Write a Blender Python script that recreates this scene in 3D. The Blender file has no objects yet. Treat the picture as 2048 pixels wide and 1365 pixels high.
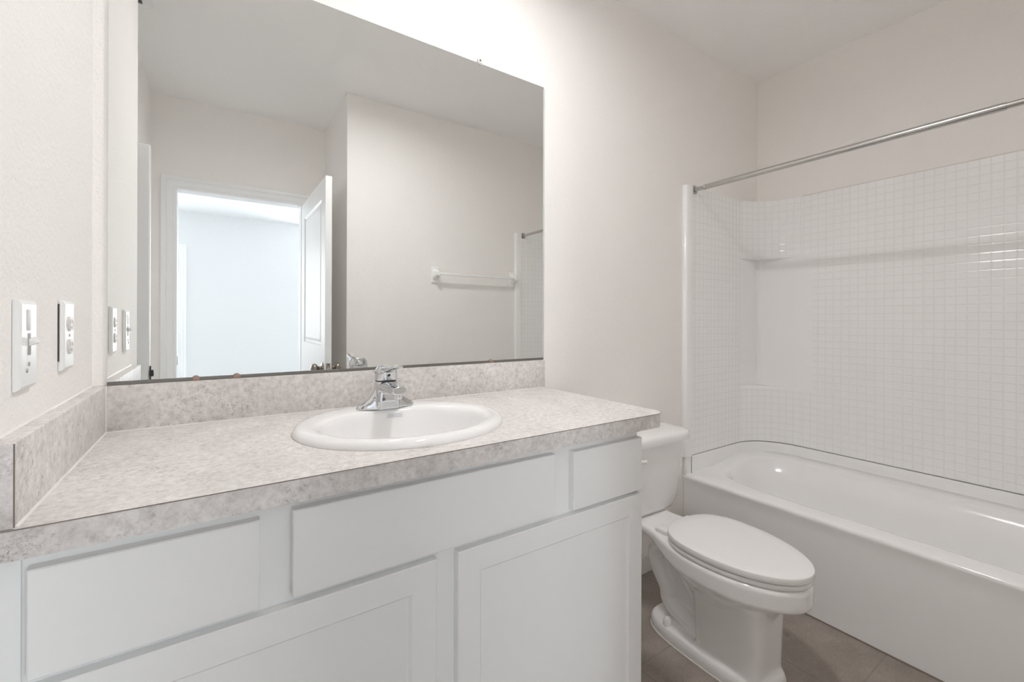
import bpy, bmesh, math, random
from mathutils import Vector, Matrix
from mathutils.geometry import tessellate_polygon
PI = math.pi
S = bpy.context.scene
C = S.collection

# ------------------------------------------------------------------ camera, world, light, exposure
CAM = Vector((0.2336, -1.3797, 1.194))
YAW = 0.5925
cd = bpy.data.cameras.new('camera'); cam = bpy.data.objects.new('camera', cd); C.objects.link(cam)
cd.sensor_fit = 'HORIZONTAL'; cd.sensor_width = 36.0
cd.lens = 881.13 / 2048 * 36
cd.shift_x = (1024 - 1022.06) / 2048
cd.shift_y = (640.39 - 682.5) / 2048
cd.clip_start = 0.01
cam.matrix_world = Matrix.Translation(CAM) @ Matrix.Rotation(-YAW, 4, 'Z') @ Matrix.Rotation(PI / 2, 4, 'X') @ Matrix.Rotation(0.0037, 4, 'Z')
S.camera = cam

W = bpy.data.worlds.new('world'); S.world = W; W.use_nodes = True
W.node_tree.nodes['Background'].inputs[0].default_value = (0.62, 0.80, 1.0, 1)
W.node_tree.nodes['Background'].inputs[1].default_value = 1.0

def area(name, loc, rot, sx, sy, power, col):
    l = bpy.data.lights.new(name, 'AREA'); l.shape = 'RECTANGLE'; l.size = sx; l.size_y = sy
    l.energy = power; l.color = col
    o = bpy.data.objects.new(name, l); C.objects.link(o); o.location = loc; o.rotation_euler = rot
    return o
# daylight from two unseen bedroom windows, added to light the vanity fronts
area('added_window_daylight', (-1.45, -6.16, 1.55), (PI / 2, 0, 0), 0.9, 1.5, 37, (0.93, 0.965, 1.0))
area('added_window_daylight', (1.95, -6.16, 1.55), (PI / 2, 0, 0), 0.9, 1.5, 37, (0.93, 0.965, 1.0))
LAMP_STRENGTH = 122.0
LAMP_COLOR = (0.985, 0.975, 0.975)
S.view_settings.view_transform = 'Standard'; S.view_settings.look = 'None'
S.view_settings.gamma = 1.0; S.view_settings.use_curve_mapping = False
S.view_settings.exposure = 0.90
try:
    S.cycles.max_bounces = 14; S.cycles.diffuse_bounces = 12; S.cycles.glossy_bounces = 6
    S.cycles.use_adaptive_sampling = True; S.cycles.adaptive_threshold = 0.1; S.cycles.adaptive_min_samples = 16
    S.cycles.transmission_bounces = 8
    S.cycles.sample_clamp_indirect = 10.0
    S.cycles.blur_glossy = 0.4
    S.cycles.use_denoising = True
except Exception:
    pass

# ------------------------------------------------------------------ materials
def mat(name, col, rough=0.5, metal=0.0, spec=0.5, coat=0.0):
    m = bpy.data.materials.new(name); m.use_nodes = True
    b = m.node_tree.nodes['Principled BSDF']
    b.inputs['Base Color'].default_value = (*col, 1); b.inputs['Roughness'].default_value = rough
    b.inputs['Metallic'].default_value = metal; b.inputs['Specular IOR Level'].default_value = spec
    b.inputs['Coat Weight'].default_value = coat; b.inputs['Coat Roughness'].default_value = 0.04
    return m
def nd(m, typ, **kw):
    n = m.node_tree.nodes.new(typ)
    for k, v in kw.items(): setattr(n, k, v)
    return n
def lk(m, a, b): m.node_tree.links.new(a, b)
def bsdf(m): return m.node_tree.nodes['Principled BSDF']
def noise(m, scale, detail=3, rough=0.55, vec=None):
    n = nd(m, 'ShaderNodeTexNoise'); n.inputs['Scale'].default_value = scale
    n.inputs['Detail'].default_value = detail; n.inputs['Roughness'].default_value = rough
    if vec is not None: lk(m, vec, n.inputs['Vector'])
    return n
def objco(m): return nd(m, 'ShaderNodeTexCoord').outputs['Object']
def ramp(m, fac, stops):
    r = nd(m, 'ShaderNodeValToRGB')
    e = r.color_ramp.elements
    while len(e) < len(stops): e.new(0.5)
    for i, (p, c) in enumerate(stops):
        e[i].position = p; e[i].color = (*c, 1) if len(c) == 3 else c
    lk(m, fac, r.inputs[0]); return r
def mixc(m, fac, a, b, mode='MIX'):
    n = nd(m, 'ShaderNodeMix', data_type='RGBA', blend_type=mode)
    for s, v in ((n.inputs[0], fac), (n.inputs[6], a), (n.inputs[7], b)):
        if hasattr(v, 'links'): lk(m, v, s)
        elif isinstance(v, tuple): s.default_value = (*v, 1)
        else: s.default_value = v
    return n.outputs[2]
def bump(m, h, strength, dist):
    b = nd(m, 'ShaderNodeBump'); b.inputs['Strength'].default_value = strength; b.inputs['Distance'].default_value = dist
    lk(m, h, b.inputs['Height']); lk(m, b.outputs[0], bsdf(m).inputs['Normal']); return b

def paint(name, col, sc=120.0, st=0.65, dist=0.0022):
    m = mat(name, col, 0.75, spec=0.25)
    co = objco(m)
    n1 = noise(m, sc, 2, 0.5, co); n2 = noise(m, sc * 0.33, 2, 0.5, co)
    a = nd(m, 'ShaderNodeMath', operation='ADD'); lk(m, n1.outputs[0], a.inputs[0]); lk(m, n2.outputs[0], a.inputs[1])
    bump(m, a.outputs[0], st, dist)
    return m
M = {}
M['wall'] = paint('wall_paint', (0.918, 0.893, 0.868))
M['ceil'] = paint('ceiling_paint', (0.93, 0.92, 0.91), 70, 0.4, 0.002)
M['bed_wall'] = paint('bedroom_wall_paint', (0.81, 0.815, 0.82))
M['trim'] = mat('trim_paint', (0.90, 0.90, 0.90), 0.32)
M['cab'] = mat('cabinet_paint', (0.88, 0.89, 0.89), 0.38)
M['cab_in'] = mat('cabinet_board', (0.55, 0.48, 0.38), 0.6)
M['porc'] = mat('porcelain', (0.89, 0.885, 0.88), 0.07, coat=0.3)
M['seat'] = mat('seat_plastic', (0.87, 0.86, 0.855), 0.16)
M['tub'] = mat('tub_acrylic', (0.94, 0.94, 0.935), 0.13)
M['chrome'] = mat('chrome', (0.68, 0.69, 0.70), 0.06, 1.0)
M['nickel'] = mat('brushed_nickel', (0.56, 0.55, 0.53), 0.24, 1.0)
M['bronze'] = mat('antique_nickel', (0.36, 0.32, 0.28), 0.28, 1.0)
M['dark'] = mat('dark_metal', (0.05, 0.05, 0.05), 0.45)
M['channel'] = mat('mirror_channel', (0.20, 0.19, 0.175), 0.4, 0.5)
M['plastic'] = mat('white_plastic', (0.83, 0.83, 0.82), 0.3)
M['ceramic'] = mat('white_ceramic', (0.95, 0.95, 0.95), 0.12)
M['device'] = mat('receptacle_plastic', (0.68, 0.65, 0.63), 0.35)
M['slot'] = mat('slot_plastic', (0.42, 0.40, 0.385), 0.5)
M['copper'] = mat('copper_clip', (0.36, 0.25, 0.205), 0.4, 0.3)
M['caulk'] = mat('caulk', (0.80, 0.77, 0.74), 0.4)
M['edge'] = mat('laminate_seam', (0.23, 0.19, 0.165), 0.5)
M['ink'] = mat('sticker_ink', (0.33, 0.35, 0.47), 0.6)
M['sticker'] = mat('sticker_film', (0.84, 0.835, 0.84), 0.12)
M['red'] = mat('index_button', (0.16, 0.14, 0.13), 0.3)
M['baseb'] = mat('baseboard_paint', (0.80, 0.79, 0.77), 0.4)
M['mirror'] = mat('mirror_silver', (0.89, 0.905, 0.895), 0.0, 1.0)
g = mat('clear_plastic', (0.95, 0.95, 0.95), 0.08); bsdf(g).inputs['Transmission Weight'].default_value = 0.75; M['clear'] = g
g = mat('mirror_glass_edge', (0.62, 0.66, 0.64), 0.12); M['glassedge'] = g
g = mat('lamp_glass', (1, 1, 1), 0.3)
bsdf(g).inputs['Emission Color'].default_value = (*LAMP_COLOR, 1); bsdf(g).inputs['Emission Strength'].default_value = LAMP_STRENGTH
M['lamp'] = g

def laminate():
    m = mat('stone_laminate', (0.6, 0.56, 0.53), 0.42)
    co = objco(m)
    big = noise(m, 8, 5, 0.62, co); mid = noise(m, 75, 9, 0.75, co); fine = noise(m, 210, 5, 0.7, co); cl = noise(m, 17, 5, 0.65, co)
    fine.inputs['Distortion'].default_value = 0.8; mid.inputs['Distortion'].default_value = 0.15
    c1 = ramp(m, mid.outputs[0], [(0.27, (0.46, 0.43, 0.41)), (0.44, (0.68, 0.65, 0.63)), (0.60, (0.82, 0.795, 0.775)), (0.75, (0.87, 0.85, 0.83))])
    c2 = ramp(m, big.outputs[0], [(0.36, (0.88, 0.87, 0.865)), (0.60, (1.0, 1.0, 1.0))])
    col = mixc(m, 1.0, c1.outputs[0], c2.outputs[0], 'MULTIPLY')
    sp = nd(m, 'ShaderNodeMath', operation='MULTIPLY')
    f1 = ramp(m, fine.outputs[0], [(0.53, (0, 0, 0)), (0.63, (1, 1, 1))])
    f2 = ramp(m, cl.outputs[0], [(0.50, (0, 0, 0)), (0.62, (1, 1, 1))])
    lk(m, f1.outputs[0], sp.inputs[0]); lk(m, f2.outputs[0], sp.inputs[1])
    sp2 = nd(m, 'ShaderNodeMath', operation='MULTIPLY'); lk(m, sp.outputs[0], sp2.inputs[0]); sp2.inputs[1].default_value = 0.7
    col = mixc(m, sp2.outputs[0], col, (0.20, 0.18, 0.165))
    lk(m, col, bsdf(m).inputs['Base Color'])
    bump(m, mid.outputs[0], 0.06, 0.001)
    return m
M['lam'] = laminate()

def grid_dist(m, src, axis, off, pitch):
    """distance 0..0.5 of a coordinate to the nearest grid line, in metres"""
    s = nd(m, 'ShaderNodeSeparateXYZ'); lk(m, src, s.inputs[0])
    a = nd(m, 'ShaderNodeMath', operation='SUBTRACT'); lk(m, s.outputs[axis], a.inputs[0]); a.inputs[1].default_value = off
    p = nd(m, 'ShaderNodeMath', operation='PINGPONG'); lk(m, a.outputs[0], p.inputs[0]); p.inputs[1].default_value = pitch / 2
    return p.outputs[0]
def tiles_floor():
    m = mat('floor_tile', (0.2, 0.17, 0.15), 0.5)
    co = objco(m)
    n1 = noise(m, 7, 6, 0.65, co); n2 = noise(m, 150, 4, 0.7, co)
    c = ramp(m, n1.outputs[0], [(0.3, (0.27, 0.232, 0.205)), (0.55, (0.335, 0.292, 0.26)), (0.75, (0.40, 0.352, 0.316))])
    c2 = ramp(m, n2.outputs[0], [(0.3, (0.80, 0.80, 0.80)), (0.7, (1.15, 1.15, 1.15))])
    col = mixc(m, 1.0, c.outputs[0], c2.outputs[0], 'MULTIPLY')
    mn = nd(m, 'ShaderNodeMath', operation='MINIMUM')
    lk(m, grid_dist(m, co, 0, 1.903, 0.457), mn.inputs[0]); lk(m, grid_dist(m, co, 1, -0.825, 0.457), mn.inputs[1])
    gr = ramp(m, mn.outputs[0], [(0.0012, (1, 1, 1)), (0.0024, (0, 0, 0))])
    col = mixc(m, gr.outputs[0], col, (0.25, 0.22, 0.195))
    lk(m, col, bsdf(m).inputs['Base Color'])
    h = nd(m, 'ShaderNodeMath', operation='MULTIPLY_ADD'); lk(m, gr.outputs[0], h.inputs[0]); h.inputs[1].default_value = -1.0
    lk(m, n2.outputs[0], h.inputs[2])
    bump(m, h.outputs[0], 0.25, 0.001)
    return m
M['floor'] = tiles_floor()
def tiles_wall():
    m = mat('embossed_tile_acrylic', (0.94, 0.94, 0.935), 0.16)
    uv = nd(m, 'ShaderNodeUVMap').outputs[0]
    mn = nd(m, 'ShaderNodeMath', operation='MINIMUM')
    lk(m, grid_dist(m, uv, 0, 0.0, 0.0355), mn.inputs[0]); lk(m, grid_dist(m, uv, 1, 0.499, 0.0366), mn.inputs[1])
    gr = ramp(m, mn.outputs[0], [(0.0, (0, 0, 0)), (0.0030, (1, 1, 1))])
    gr.color_ramp.interpolation = 'EASE'
    bump(m, gr.outputs[0], 0.75, 0.0011)
    col = mixc(m, gr.outputs[0], (0.885, 0.885, 0.88), (0.94, 0.94, 0.935))
    lk(m, col, bsdf(m).inputs['Base Color'])
    return m
M['tile'] = tiles_wall()

# ------------------------------------------------------------------ helpers
WL = {}
def tag(o, label=None, cat=None, group=None, kind=None):
    if label: o['label'] = label
    if cat: o['category'] = cat
    if group: o['group'] = group
    if kind: o['kind'] = kind
    return o
def thing(name, loc, label, cat, group=None):
    o = bpy.data.objects.new(name, None); C.objects.link(o); o.location = loc
    o.empty_display_size = 0.05
    WL[o] = Vector(loc)
    return tag(o, label, cat, group)
def obj(name, bm, m, parent=None, smooth=40, mats=None, recalc=True):
    """bm holds world coordinates; the object's origin is its parent's base"""
    if recalc: bmesh.ops.recalc_face_normals(bm, faces=bm.faces)
    off = WL.get(parent, Vector((0, 0, 0)))
    if parent is not None: bmesh.ops.translate(bm, verts=bm.verts, vec=-off)
    me = bpy.data.meshes.new(name); bm.to_mesh(me); bm.free()
    for q in (mats or [m]): me.materials.append(q)
    if smooth:
        for p in me.polygons: p.use_smooth = True
        me.set_sharp_from_angle(angle=math.radians(smooth))
    o = bpy.data.objects.new(name, me); C.objects.link(o)
    if parent is not None: o.parent = parent
    WL[o] = off
    return o
def struct(name, bm, m, smooth=0, parent=None, mats=None):
    o = obj(name, bm, m, parent, smooth, mats); o['kind'] = 'structure'; return o
def join(bm, other):
    me = bpy.data.meshes.new('tmp'); other.to_mesh(me); other.free(); bm.from_mesh(me); bpy.data.meshes.remove(me)
    return bm
def box(x0, x1, y0, y1, z0, z1, bev=0.0, seg=2, bm=None):
    b = bmesh.new(); bmesh.ops.create_cube(b, size=1)
    for v in b.verts:
        v.co = Vector((x0 + (v.co.x + .5) * (x1 - x0), y0 + (v.co.y + .5) * (y1 - y0), z0 + (v.co.z + .5) * (z1 - z0)))
    if bev: bmesh.ops.bevel(b, geom=b.edges[:], offset=bev, segments=seg, profile=0.5, affect='EDGES')
    return join(bm, b) if bm is not None else b
def loft(rings, cap0=True, cap1=True, closed=True, bm=None, mi=None):
    b = bm or bmesh.new()
    vs = [[b.verts.new(p) for p in r] for r in rings]
    n = len(rings[0])
    for i in range(len(vs) - 1):
        for j in range(n if closed else n - 1):
            k = (j + 1) % n
            f = b.faces.new((vs[i][j], vs[i][k], vs[i + 1][k], vs[i + 1][j]))
            if mi: f.material_index = mi(i, j)
    if cap0: b.faces.new(list(reversed(vs[0])))
    if cap1: b.faces.new(vs[-1])
    return b
def lathe(prof, origin, axis='Z', n=40, bm=None, sy=1.0):
    """prof: list of (r, h) along the axis"""
    o = Vector(origin); rings = []
    for r, h in prof:
        ring = []
        for k in range(n):
            a = 2 * PI * k / n; c, s = r * math.cos(a), r * math.sin(a) * sy
            ring.append(o + {'Z': Vector((c, s, h)), 'X': Vector((h, c, s)), 'Y': Vector((s, h, c)), '-Y': Vector((c, -h, s))}[axis])
        rings.append(ring)
    ringlike = prof[0] == prof[-1]
    return loft(rings, prof[0][0] > 1e-6 and not ringlike, prof[-1][0] > 1e-6 and not ringlike, True, bm)
def tube(path, rad, n=20, sx=1.0, bm=None, caps=True):
    """round tube along a path; rad a number or a list; sx widens along world x"""
    P = [Vector(p) for p in path]; R = rad if isinstance(rad, (list, tuple)) else [rad] * len(P)
    rings = []
    t0 = (P[1] - P[0]).normalized(); up = Vector((1, 0, 0)) if abs(t0.x) < 0.9 else Vector((0, 0, 1))
    for i, p in enumerate(P):
        t = (P[min(i + 1, len(P) - 1)] - P[max(i - 1, 0)]).normalized()
        s = (up - t * up.dot(t)).normalized(); q = t.cross(s)
        rings.append([p + s * (R[i] * sx * math.cos(2 * PI * k / n)) + q * (R[i] * math.sin(2 * PI * k / n)) for k in range(n)])
        up = s
    return loft(rings, caps, caps, True, bm)
def spline(pts, k=8):
    """Catmull-Rom through tuples of any length"""
    out = []; P = [pts[0]] + list(pts) + [pts[-1]]
    for i in range(1, len(P) - 2):
        for j in range(k):
            t = j / k; r = []
            for a, b, c, d in zip(P[i - 1], P[i], P[i + 1], P[i + 2]):
                r.append(.5 * (2 * b + (c - a) * t + (2 * a - 5 * b + 4 * c - d) * t * t + (3 * b - a - 3 * c + d) * t ** 3))
            out.append(tuple(r))
    out.append(tuple(pts[-1])); return out
def slab(F, w, h, t, panels=(), profile=(), e=0.002, bm=None):
    """board of w x h x t with recessed panels on its face. F(u, v, n) -> world point, n outward"""
    b = bm or bmesh.new()
    us = sorted({e, w - e, *[x for p in panels for x in p[:2]]}); vs = sorted({e, h - e, *[x for p in panels for x in p[2:]]})
    cache = {}
    def V(u, v, n):
        k = (round(u, 6), round(v, 6), round(n, 6))
        if k not in cache: cache[k] = b.verts.new(F(u, v, n))
        return cache[k]
    def quad(*q):
        try: b.faces.new([V(*p) for p in q])
        except ValueError: pass
    for i in range(len(us) - 1):
        for j in range(len(vs) - 1):
            u0, u1, v0, v1 = us[i], us[i + 1], vs[j], vs[j + 1]
            if any(p[0] <= u0 + 1e-6 and p[1] >= u1 - 1e-6 and p[2] <= v0 + 1e-6 and p[3] >= v1 - 1e-6 for p in panels): continue
            quad((u0, v0, 0), (u1, v0, 0), (u1, v1, 0), (u0, v1, 0))
    for p in panels:
        pu = (p[0], p[2]), (p[1], p[2]), (p[1], p[3]), (p[0], p[3]); prev = [(q[0], q[1], 0) for q in pu]
        for ins, dep in profile:
            cur = [(p[0] + ins, p[2] + ins, dep), (p[1] - ins, p[2] + ins, dep), (p[1] - ins, p[3] - ins, dep), (p[0] + ins, p[3] - ins, dep)]
            for k in range(4): quad(prev[k], prev[(k + 1) % 4], cur[(k + 1) % 4], cur[k])
            prev = cur
        quad(*prev)
    # edge bevel and sides, split at the same breaks
    for i in range(len(us) - 1):
        for v, vo in ((e, 0), (h - e, h)):
            a0 = 0 if i == 0 else us[i]; a1 = w if i == len(us) - 2 else us[i + 1]
            quad((us[i], v, 0), (us[i + 1], v, 0), (a1, vo, -e), (a0, vo, -e)); quad((a0, vo, -e), (a1, vo, -e), (a1, vo, -t), (a0, vo, -t))
    for j in range(len(vs) - 1):
        for u, uo in ((e, 0), (w - e, w)):
            a0 = 0 if j == 0 else vs[j]; a1 = h if j == len(vs) - 2 else vs[j + 1]
            quad((u, vs[j], 0), (u, vs[j + 1], 0), (uo, a1, -e), (uo, a0, -e)); quad((uo, a0, -e), (uo, a1, -e), (uo, a1, -t), (uo, a0, -t))
    quad((0, 0, -t), (w, 0, -t), (w, h, -t), (0, h, -t))
    return b
def remesh(bm, voxel, it, fac=0.5):
    me = bpy.data.meshes.new('tmp'); bm.to_mesh(me); bm.free()
    o = bpy.data.objects.new('tmp', me); C.objects.link(o)
    r = o.modifiers.new('r', 'REMESH'); r.mode = 'VOXEL'; r.voxel_size = voxel
    s = o.modifiers.new('s', 'SMOOTH'); s.factor = fac; s.iterations = it
    dg = bpy.context.evaluated_depsgraph_get(); dg.update()
    ev = o.evaluated_get(dg); m2 = bpy.data.meshes.new_from_object(ev)
    bpy.data.objects.remove(o); bpy.data.meshes.remove(me)
    b = bmesh.new(); b.from_mesh(m2); bpy.data.meshes.remove(m2); return b

# ------------------------------------------------------------------ the setting
H = 2.633
XR = 2.953; YO = -1.539; YD = -2.222; XA = 0.93
bm = box(-0.208, XR + 0.1, YD - 0.1, 0.1, -0.06, 0); struct('floor', bm, M['floor'])
LXc, LYc, LR = 0.94, -0.665, 0.086
def ceiling_mesh():
    out = [(-0.208, YD - 0.1), (XR + 0.1, YD - 0.1), (XR + 0.1, 0.1), (-0.208, 0.1)]
    hole = [(LXc + LR * math.cos(2 * PI * k / 48), LYc + LR * math.sin(2 * PI * k / 48)) for k in range(48)]
    tris = tessellate_polygon([[Vector((*p, 0)) for p in out], [Vector((*p, 0)) for p in hole]]); b = bmesh.new(); pts = out + hole
    lo = [b.verts.new((*p, H)) for p in pts]; hi = [b.verts.new((*p, H + 0.14)) for p in pts]
    for t in tris: b.faces.new([lo[i] for i in t]); b.faces.new([hi[i] for i in t])
    for base, n in ((0, 4), (4, 48)):
        for i in range(n): j = base + (i + 1) % n; b.faces.new((lo[base + i], lo[j], hi[j], hi[base + i]))
    return b
struct('ceiling', ceiling_mesh(), M['ceil'])
struct('wall_back', box(-0.208, XR + 0.1, 0, 0.1, 0, H), M['wall'])
struct('wall_left', box(-0.108, 0, -0.719, 0, 0, H), M['wall'])
bm = box(-0.208, -0.108, YD, -1.412, 0, H); box(-0.208, -0.108, -1.412, -0.719, 2.045, H, bm=bm); box(-0.208, -0.108, -0.719, 0, 0, H, bm=bm)
struct('wall_recess', bm, M['wall'])
bm = box(-1.30, -1.20, -1.512, -0.619, 0, H); box(-1.20, -0.208, -0.719, -0.619, 0, H, bm=bm); box(-1.20, -0.208, -1.512, -1.412, 0, H, bm=bm)
box(-1.20, -0.208, -1.412, -0.719, -0.06, 0, bm=bm); box(-1.20, -0.208, -1.412, -0.719, H, H + 0.08, bm=bm)
struct('wall_closet', bm, M['wall'])
struct('wall_right', box(XR, XR + 0.1, YO - 0.1, 0.0, 0, H), M['wall'])
bm = box(XA, XR, YO - 0.1, YO, 0, H); box(XA, XA + 0.1, YD, YO - 0.1, 0, H, bm=bm); struct('wall_front', bm, M['wall'])
DX0, DX1, DZ = 0.031, 0.764, 2.037
bm = box(-0.208, DX0 - 0.018, YD - 0.1, YD, 0, H); box(DX1 + 0.018, XA + 0.1, YD - 0.1, YD, 0, H, bm=bm); box(DX0 - 0.018, DX1 + 0.018, YD - 0.1, YD, DZ + 0.018, H, bm=bm)
struct('wall_door', bm, M['wall'])
# bedroom beyond the open door
BX0, BX1, BY0, BY1 = -2.0, 3.0, -6.0, YD - 0.1
struct('floor_bedroom', box(BX0 - .1, BX1 + .1, BY0 - .1, BY1, -0.06, 0), mat('bedroom_carpet', (0.55, 0.54, 0.52), 0.9))
struct('ceiling_bedroom', box(BX0 - .1, BX1 + .1, BY0 - .1, BY1, H, H + 0.08), M['bed_wall'])
WZ0, WZ1 = 0.75, 2.35
WINS = ((-1.95, -0.95), (1.45, 2.45))
bm = box(BX0 - .1, WINS[0][0], BY0 - .1, BY0, 0, H); box(WINS[0][1], WINS[1][0], BY0 - .1, BY0, 0, H, bm=bm); box(WINS[1][1], BX1 + .1, BY0 - .1, BY0, 0, H, bm=bm)
for x0, x1 in WINS: box(x0, x1, BY0 - .1, BY0, 0, WZ0, bm=bm); box(x0, x1, BY0 - .1, BY0, WZ1, H, bm=bm)
struct('wall_bedroom_far', bm, M['bed_wall'])
struct('wall_bedroom_east', box(BX1, BX1 + .1, BY0, BY1, 0, H), M['bed_wall'])
struct('wall_bedroom_west', box(BX0 - .1, BX0, BY0, BY1, 0, H), M['bed_wall'])
bm = box(BX0 - .1, -0.208, BY1, BY1 + 0.1, 0, H); box(XA + 0.1, BX1 + .1, BY1, BY1 + 0.1, 0, H, bm=bm); struct('wall_bedroom_near', bm, M['bed_wall'])
def frame_x(u0, u1, F):
    b = bmesh.new()
    for p, q, r, t in ((u0, u0 + .05, WZ0, WZ1), (u1 - .05, u1, WZ0, WZ1), (u0 + .05, u1 - .05, WZ0, WZ0 + .05), (u0 + .05, u1 - .05, WZ1 - .05, WZ1), (u0 + .05, u1 - .05, 1.53, 1.57)):
        box(*F(p, q), r, t, bm=b)
    return b
for k, (x0, x1) in enumerate(WINS): struct('added_window_%d' % (k + 1), frame_x(x0, x1, lambda p, q: (p, q, BY0 - 0.07, BY0 - 0.03)), M['trim'])  # unseen frames, added where their daylight reaches the vanity through the doorway

# door casing in the bathroom and jamb lining (trim_1), with strike plate
def casing(name, x0, x1, z, y, out, wid=0.085):
    """moulded casing round an opening; out = +1 when it stands on the +y side of the wall"""
    prof = [(0, 0.004), (0.004, 0.010), (0.016, 0.012), (0.020, 0.009), (0.024, 0.012), (0.05, 0.016), (0.056, 0.013), (0.06, 0.018), (wid - 0.004, 0.019), (wid, 0.015), (wid, 0)]
    b = bmesh.new(); rings = []
    for d, h in [(0, 0)] + prof:
        rings.append([Vector((x0 - d, y + out * h, 0)), Vector((x0 - d, y + out * h, z + d)), Vector((x1 + d, y + out * h, z + d)), Vector((x1 + d, y + out * h, 0))])
    loft(rings, False, False, False, b)
    return b
bm = casing('trim_1', DX0, DX1, DZ, YD, 1)
box(DX0 - 0.018, DX0, YD - 0.1, YD, 0, DZ + .018, bm=bm); box(DX1, DX1 + 0.018, YD - 0.1, YD, 0, DZ + .018, bm=bm); box(DX0, DX1, YD - 0.1, YD, DZ, DZ + 0.018, bm=bm)
t1 = struct('trim_1', bm, M['trim'], 30)
bm = lathe([(0.0, 0.003), (0.012, 0.0028), (0.0135, 0)], (DX0, YD - 0.02, 0.92), 'X', 24); 
for v in bm.verts: v.co.z = 0.92 + (v.co.z - 0.92) * 2.4
o = obj('strike_plate', bm, M['bronze'], t1)
bm = casing('trim_2', -0.78, -0.165, 2.11, BY0, 1); struct('trim_2', bm, M['trim'], 30)
d3 = struct('door_3', slab(lambda u, v, n: Vector((-0.78 + u, BY0 + 0.008 + n, 0.01 + v)), 0.615, 2.095, 0.007, [(0.1, 0.515, 1.05, 1.95), (0.1, 0.515, 0.2, 0.85)], [(0.012, -0.003), (0.03, -0.001)]), M['trim'])
bm = lathe([(0.032, 0), (0.032, 0.006), (0.012, 0.012), (0.012, 0.03), (0.028, 0.038), (0.034, 0.052), (0.028, 0.066), (0.0, 0.07)], (-0.235, BY0 + 0.008, 0.86), 'Y', 24)
obj('door_knob', bm, M['nickel'], d3)

# bathroom door standing open against the alcove (door_1)
LX0, LX1, LY0, LY1 = 0.767, 0.803, -1.362, -2.205
bm = slab(lambda u, v, n: Vector((LX0 - n, LY0 - u, 0.012 + v)), 0.843, 2.02, 0.036, [(0.118, 0.715, 1.02, 1.905), (0.118, 0.715, 0.19, 0.82)], [(0.010, -0.007), (0.022, -0.0075), (0.040, -0.002)])
d1 = struct('door_1', bm, M['trim'])
KY, KZ = LY0 - 0.06, 0.905
def knob(sx, x):
    pr = [(0.033, 0), (0.033, 0.005), (0.028, 0.009), (0.013, 0.012), (0.011, 0.022), (0.015, 0.029), (0.024, 0.034), (0.0285, 0.044), (0.0275, 0.055), (0.02, 0.064), (0.0, 0.068)]
    return lathe([(r, h * sx) for r, h in pr], (x, KY, KZ), 'X', 28)
obj('door_knob', knob(-1, LX0), M['bronze'], d1); obj('door_knob', knob(1, LX1), M['bronze'], d1)
lp = obj('latch_plate', box(0.773, 0.797, LY0 - 0.001, LY0 + 0.0015, KZ - 0.032, KZ + 0.032, 0.0006), M['bronze'], d1)
obj('latch_bolt', lathe([(0.009, 0), (0.009, 0.006), (0.0, 0.0065)], (0.785, LY0 + 0.0015, KZ), 'Y', 16), M['nickel'], lp)
for dz in (-0.024, 0.024): obj('screw', lathe([(0.004, 0), (0.003, 0.001), (0, 0.001)], (0.785, LY0 + 0.0015, KZ + dz), 'Y', 12), M['dark'], lp)
for z in (0.25, 1.02, 1.82):
    obj('hinge', lathe([(0.006, -0.045), (0.006, 0.045)], (LX0 + 0.018, LY1 - 0.008, z), 'Z', 12), M['nickel'], d1)
# closet door leaf seen edge-on beside the recess (door_2)
bm = slab(lambda u, v, n: Vector((-0.026 - u, -1.372 + n, 0.012 + v)), 0.69, 2.023, 0.034, [(0.12, 0.57, 1.02, 1.9), (0.12, 0.57, 0.19, 0.82)], [(0.010, -0.007), (0.022, -0.0075), (0.040, -0.002)], e=0.005)
d2 = struct('door_2', bm, M['trim'])
hg = obj('hinge', box(-0.026, -0.010, -1.386, -1.366, 0.915, 0.945, 0.002), M['dark'], d2)
obj('hinge_pin', lathe([(0.003, -0.04), (0.003, 0.03)], (-0.0225, -1.372, 0.935), 'Z', 10), M['dark'], hg)
# baseboards
struct('baseboard_back', box(1.237, 2.205, -0.014, 0, 0, 0.083, 0.003), M['baseb'])
bm = box(XA, 2.2, YO, YO + 0.014, 0, 0.083, 0.003); struct('baseboard_front', bm, M['baseb'])
struct('baseboard_left', box(0, 0.014, -0.717, -0.545, 0, 0.083, 0.003), M['baseb'])

# ------------------------------------------------------------------ countertop with splashes
ZK, ZB, YK, XK, XS, ZS = 0.930, 0.8905, -0.578, 1.3133, 0.027, 1.0375
SC = (0.635, -0.30)
def counter_top():
    out = [(0.001, -0.001), (0.001, YK), (XK - 0.042, YK)]
    for k in range(1, 9):
        a = -PI / 2 + PI / 2 * k / 8; out.append((XK - 0.042 + 0.042 * math.cos(a), YK + 0.042 + 0.042 * math.sin(a)))
    out.append((XK, -0.001))
    hole = [(SC[0] + 0.216 * math.cos(2 * PI * k / 64), -0.312 + 0.190 * math.sin(2 * PI * k / 64)) for k in range(64)]
    b = bmesh.new()
    pts = out + hole
    tris = tessellate_polygon([[Vector((*p, 0)) for p in out], [Vector((*p, 0)) for p in hole]])
    top = [b.verts.new((*p, ZK)) for p in pts]; bot = [b.verts.new((*p, ZB)) for p in pts]
    for t in tris:
        b.faces.new([top[i] for i in t]); b.faces.new([bot[i] for i in reversed(t)])
    n = len(out)
    for i in range(n):
        j = (i + 1) % n; b.faces.new((top[i], top[j], bot[j], bot[i]))
    for i in range(64):
        j = (i + 1) % 64; b.faces.new((top[n + i], top[n + j], bot[n + j], bot[n + i]))
    return b, out
ct = thing('countertop', (0.65, -0.29, ZB), 'beige and grey stone-look laminate countertop with splashes, holding the oval sink', 'countertop')
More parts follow.
